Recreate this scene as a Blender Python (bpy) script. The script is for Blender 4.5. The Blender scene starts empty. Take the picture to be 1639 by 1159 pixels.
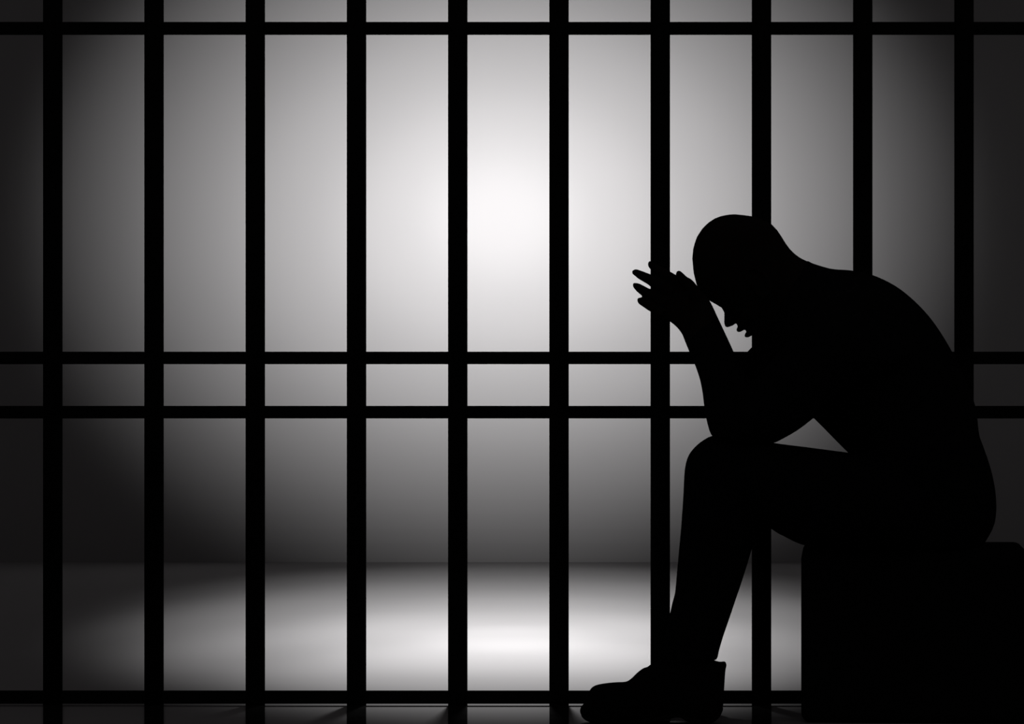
import bpy, bmesh, math
from mathutils import Vector

# ------------------------------------------------------------------ camera
# image frame 1639 x 1159, level camera, centred optical axis
W, H = 1639, 1159
F = 6800.0                                  # focal length in pixels
CAM_Z = 578.3 * 7.89 / F                    # lens height over the cell floor
sc = bpy.context.scene
C = sc.collection
cd = bpy.data.cameras.new('camera')
cam = bpy.data.objects.new('camera', cd)
C.objects.link(cam)
cam.location = (0, 0, CAM_Z)
cam.rotation_euler = (math.pi / 2, 0, 0)
cd.sensor_fit = 'HORIZONTAL'
cd.sensor_width = 36.0
cd.lens = F / W * 36.0
cd.clip_start, cd.clip_end = 0.1, 100
sc.camera = cam

# ------------------------------------------------------------------ world, exposure
sc.view_settings.view_transform = 'Standard'
sc.view_settings.look = 'None'
sc.view_settings.gamma = 1
sc.view_settings.use_curve_mapping = False
sc.view_settings.exposure = 0.0
wd = bpy.data.worlds.new('world')
sc.world = wd
wd.use_nodes = True
wd.node_tree.nodes['Background'].inputs[0].default_value = (1.0, 0.94, 0.96, 1)
wd.node_tree.nodes['Background'].inputs[1].default_value = 0.078
WALL_ALBEDO = 0.15

# ------------------------------------------------------------------ lamps (ceiling spots behind the bars)
#  (lamp position), (aim), half angle, x scale, y scale, strength
K = 4 * math.pi ** 2 / WALL_ALBEDO
SPOTS = [
#SPOTS_BEGIN
    ((-0.050, 8.900, 2.6), (-0.035, 14.237, 1.149), 0.0572, 1.0, 0.811, 4.9416),
    ((-0.050, 8.900, 2.6), (-0.035, 14.237, 1.133), 0.1189, 1.0, 0.770, 5.9986),
    ((-0.050, 8.900, 2.6), (-0.028, 14.237, 1.140), 0.1829, 1.0, 0.779, 5.7997),
    ((-0.050, 8.900, 2.6), (-0.030, 14.237, 1.118), 0.2368, 1.0, 0.775, 4.6202),
    ((-0.050, 8.900, 2.6), (-0.040, 14.237, 1.217), 0.2968, 1.0, 0.786, 8.9207),
    ((-0.050, 8.900, 2.6), (1.496, 14.237, 0.786), 0.1749, 1.0, 1.297, 0.1226),
    ((0.000, 10.402, 2.6), (0.000, 10.309, 0.000), 0.1059, 1.0, 2.408, 1.1435),
    ((0.000, 10.382, 2.6), (0.000, 10.590, 0.000), 0.2372, 1.0, 3.000, 1.3372),
    ((0.000, 10.200, 2.6), (0.000, 9.866, 0.000), 0.3538, 1.0, 2.061, 1.5765),
    ((0.000, 11.046, 2.6), (0.000, 10.871, 0.000), 0.4130, 1.0, 2.470, 1.9320),
    ((0.000, 10.200, 2.6), (0.000, 9.261, 0.000), 0.2236, 1.0, 2.089, 1.7276),
    ((0.000, 12.929, 2.6), (0.000, 12.180, 0.000), 0.4098, 1.0, 2.255, 0.7653),
#SPOTS_END
]
for L, aim, half, sx, sy, k in SPOTS:
    ld = bpy.data.lights.new('ceiling_spot', 'SPOT')
    ld.energy = k * K
    ld.spot_size = 2 * half
    ld.spot_blend = 1.0
    ld.shadow_soft_size = 0.10
    lo = bpy.data.objects.new('ceiling_spot', ld)
    C.objects.link(lo)
    lo.location = L
    lo.rotation_euler = (Vector(aim) - Vector(L)).to_track_quat('-Z', 'Y').to_euler()
    lo.scale = (sx, sy, 1)

# ------------------------------------------------------------------ materials
def material(name, col, rough=1.0, spec=0.0, noise=0.0, nscale=6.0, bump=0.0, bscale=300.0):
    m = bpy.data.materials.new(name)
    m.use_nodes = True
    nt = m.node_tree
    b = nt.nodes['Principled BSDF']
    b.inputs['Roughness'].default_value = rough
    b.inputs['Specular IOR Level'].default_value = spec
    tc = nt.nodes.new('ShaderNodeTexCoord')
    n = nt.nodes.new('ShaderNodeTexNoise')
    n.inputs['Scale'].default_value = nscale
    n.inputs['Detail'].default_value = 3
    nt.links.new(tc.outputs['Object'], n.inputs['Vector'])
    r = nt.nodes.new('ShaderNodeValToRGB')
    lo = tuple(c * (1 - noise) for c in col) + (1,)
    hi = tuple(c * (1 + noise) for c in col) + (1,)
    r.color_ramp.elements[0].position = 0.3
    r.color_ramp.elements[1].position = 0.7
    r.color_ramp.elements[0].color = lo
    r.color_ramp.elements[1].color = hi
    nt.links.new(n.outputs[0], r.inputs[0])
    nt.links.new(r.outputs[0], b.inputs['Base Color'])
    if bump:
        n2 = nt.nodes.new('ShaderNodeTexNoise')
        n2.inputs['Scale'].default_value = bscale
        nt.links.new(tc.outputs['Object'], n2.inputs['Vector'])
        bp = nt.nodes.new('ShaderNodeBump')
        bp.inputs['Strength'].default_value = bump
        bp.inputs['Distance'].default_value = 0.001
        nt.links.new(n2.outputs[0], bp.inputs['Height'])
        nt.links.new(bp.outputs[0], b.inputs['Normal'])
    return m

A = WALL_ALBEDO
M_WALL = material('painted_plaster', (A * 1.0, A * 0.975, A * 0.983), noise=0.012, nscale=1.5)
M_FLOOR = material('smooth_concrete', (A * 1.0, A * 0.975, A * 0.983), noise=0.012, nscale=2.0)
M_STEEL = material('black_painted_steel', (.006, .006, .006), noise=.2, nscale=20)
M_SKIN = material('dark_skin', (.010, .008, .007), noise=.1, nscale=30)
M_SHIRT = material('black_cotton', (.005, .005, .0055), noise=.2, nscale=60, bump=.2)
M_TROUSERS = material('black_trouser_cloth', (.004, .004, .005), noise=.2, nscale=80, bump=.2)
M_LEATHER = material('black_shoe_leather', (.005, .0045, .0045), rough=.8, noise=.1, nscale=40)
M_RUBBER = material('black_rubber', (.004, .004, .004), noise=.1)
M_BLOCK = material('black_block_paint', (.005, .005, .005), noise=.15, nscale=8)

# ------------------------------------------------------------------ helpers
def P(px, py, Y):
    return Vector(((px - W / 2) * Y / F, Y, CAM_Z - (py - H / 2) * Y / F))

def mesh_obj(name, bm, m, parent=None, smooth=True):
    bmesh.ops.recalc_face_normals(bm, faces=bm.faces)
    me = bpy.data.meshes.new(name)
    bm.to_mesh(me)
    bm.free()
    if smooth:
        for p in me.polygons:
            p.use_smooth = True
    me.materials.append(m)
    o = bpy.data.objects.new(name, me)
    C.objects.link(o)
    if parent:
        o.parent = parent
        o.matrix_parent_inverse = parent.matrix_world.inverted()
    return o

def cr(p0, p1, p2, p3, t):
    return [0.5 * (2 * b + (c - a) * t + (2 * a - 5 * b + 4 * c - d) * t * t + (3 * b - a - 3 * c + d) * t ** 3)
            for a, b, c, d in zip(p0, p1, p2, p3)]

def smooth_stations(st, n):
    if n <= 1 or len(st) < 2:
        return st
    out = []
    for i in range(len(st) - 1):
        p0 = st[max(i - 1, 0)]; p1 = st[i]; p2 = st[i + 1]; p3 = st[min(i + 2, len(st) - 1)]
        for k in range(n):
            out.append(cr(p0, p1, p2, p3, k / n))
    out.append(list(st[-1]))
    return out

def skin_rings(bm, rings):
    vr = [[bm.verts.new(p) for p in r] for r in rings]
    n = len(vr[0])
    for a, b in zip(vr, vr[1:]):
        for i in range(n):
            j = (i + 1) % n
            bm.faces.new((a[i], a[j], b[j], b[i]))
    bm.faces.new(vr[0][::-1])
    bm.faces.new(vr[-1])

def loft(bm, st, inset=0.0, hd_inset=0.0, sub=4, seg=24, power=1.0):
    """st: (ax, ay, bx, by, Y, half_depth); a and b are the two side edges of a limb seen from the side."""
    rings = []
    for ax, ay, bx, by, Y, hd in smooth_stations(st, sub):
        a, b = Vector((ax, ay)), Vector((bx, by))
        d = b - a
        if inset and d.length > 2.2 * inset:
            u = d.normalized() * inset
            a, b = a + u, b - u
        a3, b3 = P(a.x, a.y, Y), P(b.x, b.y, Y)
        mid, half = (a3 + b3) / 2, (a3 - b3) / 2
        hd = max(hd - hd_inset, 0.002)
        r = []
        for i in range(seg):
            t = 2 * math.pi * i / seg
            c, s = math.cos(t), math.sin(t)
            c = math.copysign(abs(c) ** power, c); s = math.copysign(abs(s) ** power, s)
            r.append(mid + half * c + Vector((0, hd * s, 0)))
        rings.append(r)
    skin_rings(bm, rings)

def ellipsoid(bm, c, ax, ay, az, seg=16, rg=10):
    """c centre, ax ay az the three half axis vectors"""
    rings = []
    for i in range(1, rg):
        th = math.pi * i / rg
        rings.append([c + az * math.cos(th) + (ax * math.cos(2 * math.pi * k / seg) + ay * math.sin(2 * math.pi * k / seg)) * math.sin(th)
                      for k in range(seg)])
    skin_rings(bm, rings)

def tube(bm, pts, rad, seg=10):
    rings = []
    for i, p in enumerate(pts):
        d = (pts[min(i + 1, len(pts) - 1)] - pts[max(i - 1, 0)]).normalized()
        u = d.cross(Vector((0.3, 1, 0.2))).normalized()
        v = d.cross(u)
        r = rad[i] if isinstance(rad, (list, tuple)) else rad
        rings.append([p + (u * math.cos(2 * math.pi * k / seg) + v * math.sin(2 * math.pi * k / seg)) * r for k in range(seg)])
    skin_rings(bm, rings)

def box_bm(bm, x0, x1, y0, y1, z0, z1, bevel=0.0, segs=3):
    r = bmesh.ops.create_cube(bm, size=1)
    for v in r['verts']:
        v.co = Vector(((x0 + x1) / 2 + v.co.x * (x1 - x0), (y0 + y1) / 2 + v.co.y * (y1 - y0), (z0 + z1) / 2 + v.co.z * (z1 - z0)))
    if bevel:
        es = list({e for v in r['verts'] for e in v.link_edges})
        bmesh.ops.bevel(bm, geom=es, offset=bevel, segments=segs, profile=0.5, affect='EDGES')

def fuse(name, bm, voxel, m, parent, smooth_iter=2):
    """union of the overlapping closed pieces into one continuous surface"""
    o = mesh_obj(name, bm, m)
    rm = o.modifiers.new('r', 'REMESH'); rm.mode = 'VOXEL'; rm.voxel_size = voxel
    if smooth_iter:
        sm = o.modifiers.new('s', 'SMOOTH'); sm.iterations = smooth_iter; sm.factor = 0.5
    dg = bpy.context.evaluated_depsgraph_get()
    me = bpy.data.meshes.new_from_object(o.evaluated_get(dg))
    o.modifiers.clear()
    old = o.data
    o.data = me
    bpy.data.meshes.remove(old)
    for p in me.polygons:
        p.use_smooth = True
    if not me.materials:
        me.materials.append(m)
    if parent:
        o.parent = parent
        o.matrix_parent_inverse = parent.matrix_world.inverted()
    return o

def empty(name, loc):
    o = bpy.data.objects.new(name, None)
    C.objects.link(o)
    o.location = loc
    o.empty_display_size = 0.1
    bpy.context.view_layer.update()
    return o

# ------------------------------------------------------------------ the setting
YWALL = CAM_Z * F / (900 - H / 2)
bm = bmesh.new()
box_bm(bm, -12, 12, YWALL, YWALL + .2, -.1, 3.2)
o = mesh_obj('wall_back', bm, M_WALL, smooth=False)
o['kind'] = 'structure'; o['label'] = 'plain grey back wall with a round pool of light'
bm = bmesh.new()
box_bm(bm, -12, 12, -12, YWALL, -.1, 0)
o = mesh_obj('floor', bm, M_FLOOR, smooth=False)
o['kind'] = 'structure'; o['label'] = 'plain grey floor with an oval pool of light'

# ------------------------------------------------------------------ prison bars
YB = 8.29
R_BAR = 15.6 / F * YB
bars = empty('prison_bars', (0, YB, 0))
bars['label'] = 'black steel prison bars, upright rods joined by four horizontal rails'
bars['category'] = 'prison bars'
Y_FRONT = 7.84
BAR_PX = [84.5 + 162.05 * i for i in range(10)]
ztop = 2.4
def bar_mesh(x):
    bm = bmesh.new()
    rings = []
    for z in (0.0, ztop):
        rings.append([Vector((x + R_BAR * math.cos(2 * math.pi * k / 32), YB + R_BAR * math.sin(2 * math.pi * k / 32), z)) for k in range(32)])
    skin_rings(bm, rings)
    return bm
proto = mesh_obj('vertical_bar', bar_mesh(P(BAR_PX[0], 0, YB).x), M_STEEL, bars)
for p in proto.data.polygons:
    p.use_smooth = len(p.vertices) == 4
vb = [proto]
for px in BAR_PX[1:]:
    c = proto.copy(); C.objects.link(c); c.parent = bars
    c.matrix_parent_inverse = proto.matrix_parent_inverse.copy()
    c.location.x += P(px, 0, YB).x - P(BAR_PX[0], 0, YB).x
    vb.append(c)
# flat floor plates that run forward from the foot of each bar
for i, (px, b) in enumerate(zip(BAR_PX, vb)):
    if i in (8, 9):
        continue                            # the block stands here
    front = Y_FRONT
    bm = bmesh.new()
    t = .0025
    pts = []
    for Y in (front, YB):
        for e in (-15.4, 15.4):
            pts.append((px + e, Y))
    (a, ya), (b2, yb), (c2, yc), (d2, yd) = pts
    vs = []
    for z in (0, t):
        for q, y in ((a, ya), (b2, yb), (d2, yd), (c2, yc)):
            vs.append(bm.verts.new((P(q, 0, y).x, y, z)))
    for f in ((0, 1, 2, 3), (4, 5, 6, 7), (0, 1, 5, 4), (1, 2, 6, 5), (2, 3, 7, 6), (3, 0, 4, 7)):
        bm.faces.new([vs[k] for k in f])
    bpy.context.view_layer.update()
    mesh_obj('foot_plate', bm, M_STEEL, b, smooth=False)
for py, hh in ((45.5, 9.9), (573, 10), (659.8, 10), (1116, 10.2)):
    bm = bmesh.new()
    z = P(0, py, YB).z; h = hh / F * YB
    box_bm(bm, -1.3, 1.3, YB - .009, YB + .009, z - h, z + h, bevel=.001, segs=2)
    mesh_obj('horizontal_rail', bm, M_STEEL, bars, smooth=False)

# ------------------------------------------------------------------ block the person sits on
Y0, Y1 = 7.875, 8.235
YAW = math.radians(-4.4)                      # the block stands slightly turned
ztop_block = P(0, 866.5, Y1).z
xl, xr = P(1284, 0, (Y0 + Y1) / 2).x, P(1642, 0, (Y0 + Y1) / 2).x
bm = bmesh.new()
box_bm(bm, -(xr - xl) / 2, (xr - xl) / 2, -(Y1 - Y0) / 2, (Y1 - Y0) / 2, 0, ztop_block, bevel=16 / F * Y0, segs=5)
blk = mesh_obj('seat_block', bm, M_BLOCK)
blk.location = ((xl + xr) / 2, (Y0 + Y1) / 2, 0)
blk.rotation_euler = (0, 0, YAW)
blk['label'] = 'black rounded-edge block the bowed person sits on'
blk['category'] = 'seat'

# ------------------------------------------------------------------ person
YC = 8.0
person = empty('person', (P(1300, 0, YC).x, YC, 0))
person['label'] = 'person in dark clothes sitting bowed, forehead resting on raised hands'
person['category'] = 'person'

# --- torso: back edge / front edge, seen from the side
TORSO = [
    (1572, 874, 1420, 874, YC, .135),
    (1591, 838, 1400, 815, YC, .165),
    (1593.5, 795, 1385, 770, YC, .172),
    (1585, 748, 1366, 733, YC, .165),
    (1568, 699, 1345, 712.5, YC, .155),
    (1562, 653, 1318, 685, YC, .150),
    (1545, 606, 1294, 660, YC, .158),
    (1519, 554, 1275, 630, YC, .172),
    (1486, 505, 1258, 600, YC, .186),
    (1444, 465, 1240, 572, YC, .180),
    (1403, 442.5, 1230, 555, YC, .150),
    (1366, 433.2, 1226, 546, YC, .112),
    (1336, 431, 1225, 538, YC, .085),
]
NECK = [
    (1345, 434, 1232, 555, YC, .080),
    (1318, 427, 1226, 545, YC, .068),
    (1297, 420, 1222, 530, YC, .062),
    (1279, 411.5, 1205, 510, YC, .060),
    (1263, 397, 1190, 480, YC, .060),
    (1248, 374, 1180, 450, YC, .058),
]
COLLAR = [
    (1352, 433, 1234, 556, YC, .095),
    (1325, 429, 1226, 546, YC, .076),
    (1303, 422.8, 1223, 538, YC, .070),
    (1292, 415.8, 1221, 534, YC, .068),
]

# --- arms; sgn -1 is the side toward the camera, +1 the far side
def arm_shift(sgn, dy):
    return YC + sgn * dy
UPPER_NEAR = [
    (1345, 478, 1462, 560, .155, .045),
    (1318, 486, 1440, 590, .168, .066),
    (1290, 510, 1390, 610, .172, .070),
    (1262, 545, 1340, 636, .166, .064),
    (1236, 575, 1302, 669.5, .160, .060),
    (1215, 600, 1278, 688, .152, .058),
    (1190, 622, 1256, 701, .146, .056),
    (1165, 640, 1236, 710, .142, .052),
    (1145, 660, 1205, 712, .140, .044),
]
UPPER_FAR = [
    (1330, 470, 1450, 560, .150, .045),
    (1290, 478, 1425, 590, .166, .066),
    (1252, 505, 1370, 610, .172, .070),
    (1226, 532, 1325, 636, .166, .064),
    (1203.5, 555, 1297, 668, .160, .060),
    (1193, 566, 1275, 684, .152, .058),
    (1182, 579, 1254, 697, .146, .056),
    (1165, 610, 1234, 706, .142, .052),
    (1145, 640, 1205, 709, .140, .044),
]
FORE = [
    (1147, 703, 1215, 712, .140, .030),
    (1138, 696, 1238, 700, .140, .046),
    (1131.5, 676, 1235, 668, .139, .055),
    (1127, 651, 1215, 634, .136, .054),
    (1124.5, 630, 1197, 604, .130, .051),
    (1120, 607, 1181, 577, .122, .048),
    (1111.5, 582.5, 1167, 546.5, .110, .043),
    (1103.2, 562.5, 1156.5, 524, .098, .039),
    (1096.5, 547, 1148, 506, .086, .036),
]
WRIST = [
    (1106, 570, 1160, 532, .100, .030),
    (1096.3, 546.5, 1147, 504, .086, .028),
    (1091.5, 534.5, 1139.5, 488, .074, .026),
    (1084, 524.4, 1133, 477, .064, .024),
]
PALM = [
    (1096.3, 546.5, 1146.5, 503, .086, .026),
    (1091.5, 534.5, 1139, 487, .072, .024),
    (1083.5, 524.2, 1131, 474, .062, .021),
    (1073, 515.4, 1119, 463, .054, .018),
    (1062, 510, 1105, 452, .050, .015),
    (1051, 503.5, 1090, 446, .047, .012),
    (1043.5, 497, 1078, 443, .045, .010),
]
FINGERS = [   # index, middle, ring, little: tip to knuckle
    [(1037.1, 421.5, 1037.4, 424.5, .038, .002), (1038.6, 418.7, 1038.0, 427.2, .038, .0055), (1041.5, 418, 1040.5, 430.5, .039, .0072),
     (1051, 422.5, 1046, 437, .041, .0078), (1062, 428.4, 1055, 444, .044, .0085), (1072.5, 434.6, 1065, 451, .047, .009),
     (1082, 440, 1074, 457, .049, .010), (1094, 447, 1086, 464, .052, .010)],
    [(1011.5, 434.5, 1011.8, 437, .034, .002), (1013.3, 432.6, 1013.2, 439.4, .034, .0055), (1017.7, 430.9, 1016.2, 441.6, .034, .0072),
     (1026, 433.2, 1021.6, 446.2, .035, .008), (1034, 436.2, 1029, 450.8, .037, .0085), (1042, 439.2, 1037, 455.6, .040, .009),
     (1054, 444.5, 1046, 463, .045, .0095), (1066, 451, 1057, 470, .049, .010), (1080, 459, 1071, 479, .053, .010)],
    [(1012.9, 455, 1013, 457.3, .036, .002), (1013.6, 453.6, 1013.7, 459.5, .036, .0052), (1016.5, 452.7, 1015.2, 462, .036, .007),
     (1024.2, 454.3, 1019.6, 467, .037, .0078), (1034.3, 459.5, 1026.6, 473, .040, .0085), (1041.6, 463, 1035, 480, .043, .009),
     (1055, 468, 1046, 487, .048, .0095), (1069, 476, 1060, 496, .053, .010)],
    [(1019.9, 479.2, 1020.1, 482, .042, .002), (1021, 477.3, 1021.2, 484.4, .042, .005), (1024.3, 476.3, 1023.4, 487.2, .042, .0065),
     (1031, 476.3, 1029.5, 491.4, .044, .0075), (1040, 480, 1036, 496, .046, .0082), (1051, 486, 1043.5, 500.3, .049, .009),
     (1066, 493, 1057, 507.5, .054, .010)],
]
THUMB = [(1082.2, 437.8, 1081.8, 439.6, .074, .003), (1083.3, 434.6, 1081.5, 442, .074, .006), (1086.8, 433.1, 1081.5, 444, .073, .0085),
         (1091.2, 435.4, 1083.5, 447.5, .071, .0092), (1099.3, 443, 1089.5, 456, .069, .0095), (1107.3, 447.6, 1096, 463, .067, .011),
         (1116, 457.5, 1102, 476, .066, .013), (1126, 470, 1108, 490, .066, .014)]

# --- legs
def thigh(BS):
    return [
    (1490, 748, 1505, BS, .085, .075),
    (1422, 733, 1420, BS, .105, .085),
    (1357, 724.2, 1345, BS, .118, .086),
    (1290, 715.4, 1290, BS - 4, .118, .083),
    (1243, 709.4, 1254, 858.5, .120, .078),
    (1215, 704, 1234, 846.8, .121, .076),
    (1192, 702, 1212, 838, .122, .074),
    (1165, 696.5, 1182, 832, .122, .070),
    (1139, 697.5, 1150, 826, .122, .066),
    (1117, 711, 1122, 808, .122, .056),
    (1103.5, 726.5, 1105, 785, .122, .040),
    (1098, 741, 1098, 764, .122, .018),
]
SHIN = [
    (1116, 713, 1165, 712, .124, .040),
    (1103, 727, 1190, 745, .124, .058),
    (1096.8, 745, 1206, 790, .124, .066),
    (1095, 762, 1214, 822, .124, .069),
    (1093.3, 795.5, 1212.5, 850, .124, .069),
    (1090, 843.7, 1203.5, 879, .124, .066),
    (1086.4, 882.3, 1195.5, 906, .124, .062),
    (1081.2, 940, 1184.6, 940, .124, .058),
    (1079.5, 952.5, 1180, 953, .124, .057),
    (1076.3, 964, 1176, 965, .124, .056),
    (1072.4, 981, 1170.3, 982, .124, .055),
    (1068, 1000, 1163.8, 1001, .124, .054),
    (1063, 1021, 1157, 1021, .124, .053),
    (1058, 1045, 1150.2, 1045, .124, .052),
    (1056, 1058, 1149, 1056.5, .124, .051),
]
YS = .120                                     # lateral offset of the feet
SHOE = [
    (928.2, 1138.5, 928.2, 1141.5, .012), (930, 1132.2, 930, 1145.6, .024), (935.5, 1125, 935.5, 1151, .033),
    (943, 1107.5, 943, 1154.6, .038), (948, 1100.6, 948, 1155.9, .041), (956, 1096.5, 956, 1157.3, .044), (970, 1094, 970, 1158.2, .048),
    (987, 1092.4, 987, 1158.4, .050), (1001.6, 1091.7, 1001.6, 1158.2, .050), (1010, 1087.2, 1010, 1157.9, .049),
    (1020.3, 1077, 1020.3, 1157.4, .047), (1030, 1069.7, 1030, 1156.8, .045), (1037, 1067.5, 1037, 1156, .043), (1042, 1063.5, 1042, 1155.4, .042),
    (1055, 1056, 1055, 1152.5, .040), (1072, 1050, 1072, 1149, .038), (1080, 1049, 1080, 1147.4, .0375), (1087, 1048, 1087, 1147.3, .037),
    (1093, 1048, 1093, 1150, .037), (1099, 1049, 1099, 1153.6, .037), (1113.7, 1050, 1113.7, 1157, .037), (1126, 1051, 1126, 1158.2, .036),
    (1136.5, 1054, 1136.5, 1156.8, .034), (1144.8, 1057.5, 1144.8, 1152.6, .031), (1152, 1059.2, 1152, 1145.4, .026),
    (1156.8, 1058.8, 1156.8, 1135, .021), (1158.3, 1058.7, 1158.3, 1113, .018), (1160.5, 1059, 1160.5, 1078, .015), (1162.6, 1061.5, 1162.6, 1068, .010),
]

def side(st, sgn, shift=0.0):
    """give a limb its lateral place on one side of the body"""
    out = []
    for ax, ay, bx, by, dy, hd in st:
        out.append((ax, ay, bx, by, YC + sgn * (dy + shift), hd))
    return out

def shin(sgn):
    st = side(SHIN, sgn, -.004)
    if sgn > 0:                                 # the far trouser leg ends a little higher, over its own shoe
        st = [(a, b, c, d, Y - .0002 * max(0, b - 880), h) for a, b, c, d, Y, h in st[:-1]]
    return st

def floor_py(Y):
    return H / 2 + CAM_Z * F / Y

def shoe_stations(sgn):
    if sgn < 0:
        return [(ax, ay, bx, by, YC - YS, h) for ax, ay, bx, by, h in SHOE]
    out = []                                    # the far foot is turned in a little
    for ax, ay, bx, by, h in SHOE:
        px = 1150 - (1162 - ax) * .90
        Y = 8.10 - .11 * (1150 - px) / 210
        b = floor_py(Y)
        out.append((px, b - (1158.4 - ay) * .85, px, b - (1158.4 - by) * .9, Y, h))
    return out

def head(bm):
    """profile rings along the long axis of the bowed head; t runs crown to chin, f runs back to face"""
    def q(t, f, y=0.0):
        v = P(.6 * t - .8 * f, .8 * t + .6 * f, YC)
        return v + Vector((0, y, 0))
    front = [(965.6, 693), (966.7, 681), (973, 664), (983.3, 649.7), (995.5, 638.4), (1014.8, 626.4), (1034.6, 618), (1052.6, 616.6), (1068, 620.2),
             (1078, 624.8), (1087, 628.2), (1096, 635), (1104, 639), (1112, 639), (1120, 634), (1125, 631), (1131, 631), (1137, 638), (1142, 637.5), (1147, 637), (1151.5, 641.5),
             (1158, 640), (1168, 637), (1173, 641), (1176, 650)]
    back = [(965.6, 697), (966, 705), (970, 718), (978, 732.7), (987.2, 743), (998.6, 754.8), (1012, 765), (1028.2, 772.6), (1041.9, 774.2), (1063, 772),
            (1082, 765), (1100, 750), (1125, 728), (1150, 705), (1165, 685), (1176, 664)]
    wide = [(965.6, .012), (967, .026), (972, .042), (980, .054), (992, .064), (1010, .072), (1040, .077), (1075, .076), (1100, .072), (1120, .066),
            (1140, .057), (1158, .044), (1170, .032), (1176, .018)]
    def lerp(tab, t):
        for (a, va), (b, vb) in zip(tab, tab[1:]):
            if t <= b:
                return va + (vb - va) * max(0, t - a) / (b - a)
        return tab[-1][1]
    rings = []
    ts = [965.6, 966.2, 967.5, 969.5, 972.5] + [976 + 4 * k for k in range(50)] + [1176]
    for t in ts:
        f0, f1, w = -lerp(front, t), -lerp(back, t), lerp(wide, t)
        mid, half = (f0 + f1) / 2, (f0 - f1) / 2
        r = []
        for i in range(36):
            a = 2 * math.pi * i / 36
            c, s = math.cos(a), math.sin(a)
            pw = .85
            r.append(q(t, mid + half * math.copysign(abs(c) ** pw, c), w * math.copysign(abs(s) ** pw, s)))
        rings.append(r)
    skin_rings(bm, rings)
    s = YC / F
    ft = lambda t, f: Vector(((.6 * t - .8 * f) * s, 0, -(.8 * t + .6 * f) * s))   # a direction
    def blob(t, f, y, rt, rf, ry):
        ellipsoid(bm, q(t, f, y), ft(rt, 0), ft(0, rf), Vector((0, ry, 0)))
    # nose: bridge to tip, then the wings
    nose = [(1089, -628, .006), (1096, -626.9, .007), (1101, -623.2, .008), (1108, -617.6, .010), (1113.5, -614.9, .012), (1117, -615.6, .014), (1119.2, -620.5, .015), (1120.5, -627, .013)]
    rings = []
    for t, f, w in nose:
        mid, half = (f - 646) / 2, (f + 646) / 2
        rings.append([q(t, mid + half * math.cos(2 * math.pi * i / 16), w * math.sin(2 * math.pi * i / 16)) for i in range(16)])
    skin_rings(bm, rings)
    for sg in (-1, 1):
        blob(1115.5, -626, sg * .013, 5, 7, .007)          # wing of the nose
        blob(1090, -640, sg * .028, 5, 11, .020)           # brow
        blob(1103, -648, sg * .031, 8, 11, .014)           # closed eye
        blob(1120, -655, sg * .040, 14, 14, .020)          # cheekbone
        # ear: shell and rim
        blob(1088, -694, sg * .078, 24, 14, .007)
        pts = []
        for k in range(13):
            a = math.radians(-60 + 300 * k / 12)
            pts.append(q(1088 - 25 * math.cos(a), -696 - 15 * math.sin(a) , sg * (.084 + .004 * math.sin(a))))
        tube(bm, pts, .0042)
        blob(1112, -690, sg * .080, 7, 6, .006)            # ear lobe
    blob(1131.8, -634.0, 0, 5.0, 8.8, .023)                # upper lip
    blob(1146.6, -639.2, 0, 4.8, 9.0, .020)                # lower lip
    blob(1165, -645, 0, 10, 9.5, .020)                     # chin

def hand(bm, sgn, ins=0.0, shift=0.0):
    loft(bm, side(WRIST, sgn), inset=ins, sub=4)
    loft(bm, side(PALM, sgn), inset=ins, sub=4, power=.85)
    for fg in FINGERS:
        loft(bm, side(fg, sgn), inset=ins, sub=4, seg=16)
    loft(bm, side(THUMB, sgn), inset=ins, sub=4, seg=16)

def foot(bm, sgn):
    st = [(ax + 6 if ax < 1000 else ax - 4, ay + 9, bx + 6 if bx < 1000 else bx - 4, by - 12, Y, max(h - .008, .004))
          for ax, ay, bx, by, Y, h in shoe_stations(sgn)[3:-4]]
    loft(bm, st, sub=2)

# the body: one continuous surface, a little inside the clothes
bm = bmesh.new()
loft(bm, TORSO, inset=7, hd_inset=.008)
loft(bm, NECK)
head(bm)
for sgn in (-1, 1):
    loft(bm, side(UPPER_NEAR if sgn < 0 else UPPER_FAR, sgn), inset=8, hd_inset=.009)
    loft(bm, side(FORE, sgn), inset=8, hd_inset=.009)
    hand(bm, sgn, 0.0 if sgn < 0 else 0.7)
    loft(bm, side(thigh(878.0 if sgn < 0 else 869.5), sgn), inset=8, hd_inset=.009)
    loft(bm, shin(sgn), inset=16, hd_inset=.014)
    foot(bm, sgn)
body = fuse('body', bm, .0020, M_SKIN, person, 1)

bm = bmesh.new()
loft(bm, TORSO[3:])
loft(bm, COLLAR)
for sgn in (-1, 1):
    loft(bm, side(UPPER_NEAR if sgn < 0 else UPPER_FAR, sgn))
    loft(bm, side(FORE, sgn))
shirt = fuse('shirt', bm, .0036, M_SHIRT, person, 5)
shirt['label'] = 'long-sleeved dark shirt'

bm = bmesh.new()
loft(bm, [s for s in TORSO[:5]])
for sgn in (-1, 1):
    loft(bm, side(thigh(878.0 if sgn < 0 else 869.5), sgn))
    loft(bm, shin(sgn))
trousers = fuse('trousers', bm, .0045, M_TROUSERS, person, 3)
trousers['label'] = 'long dark trousers'

for sgn in (-1, 1):
    st = shoe_stations(sgn)
    bm = bmesh.new()
    loft(bm, [(ax, ay, bx, by - 2, Y, h) for ax, ay, bx, by, Y, h in st], sub=3, power=.75, seg=28)
    shoe = fuse('shoe', bm, .0024, M_LEATHER, person, 2)
    bm = bmesh.new()
    loft(bm, [(ax, max(by - 9, (ay + by) / 2), bx, by, Y, h + .002) for ax, ay, bx, by, Y, h in st[1:-3]], sub=3, power=.6, seg=28)
    fuse('sole', bm, .0022, M_RUBBER, shoe, 1)
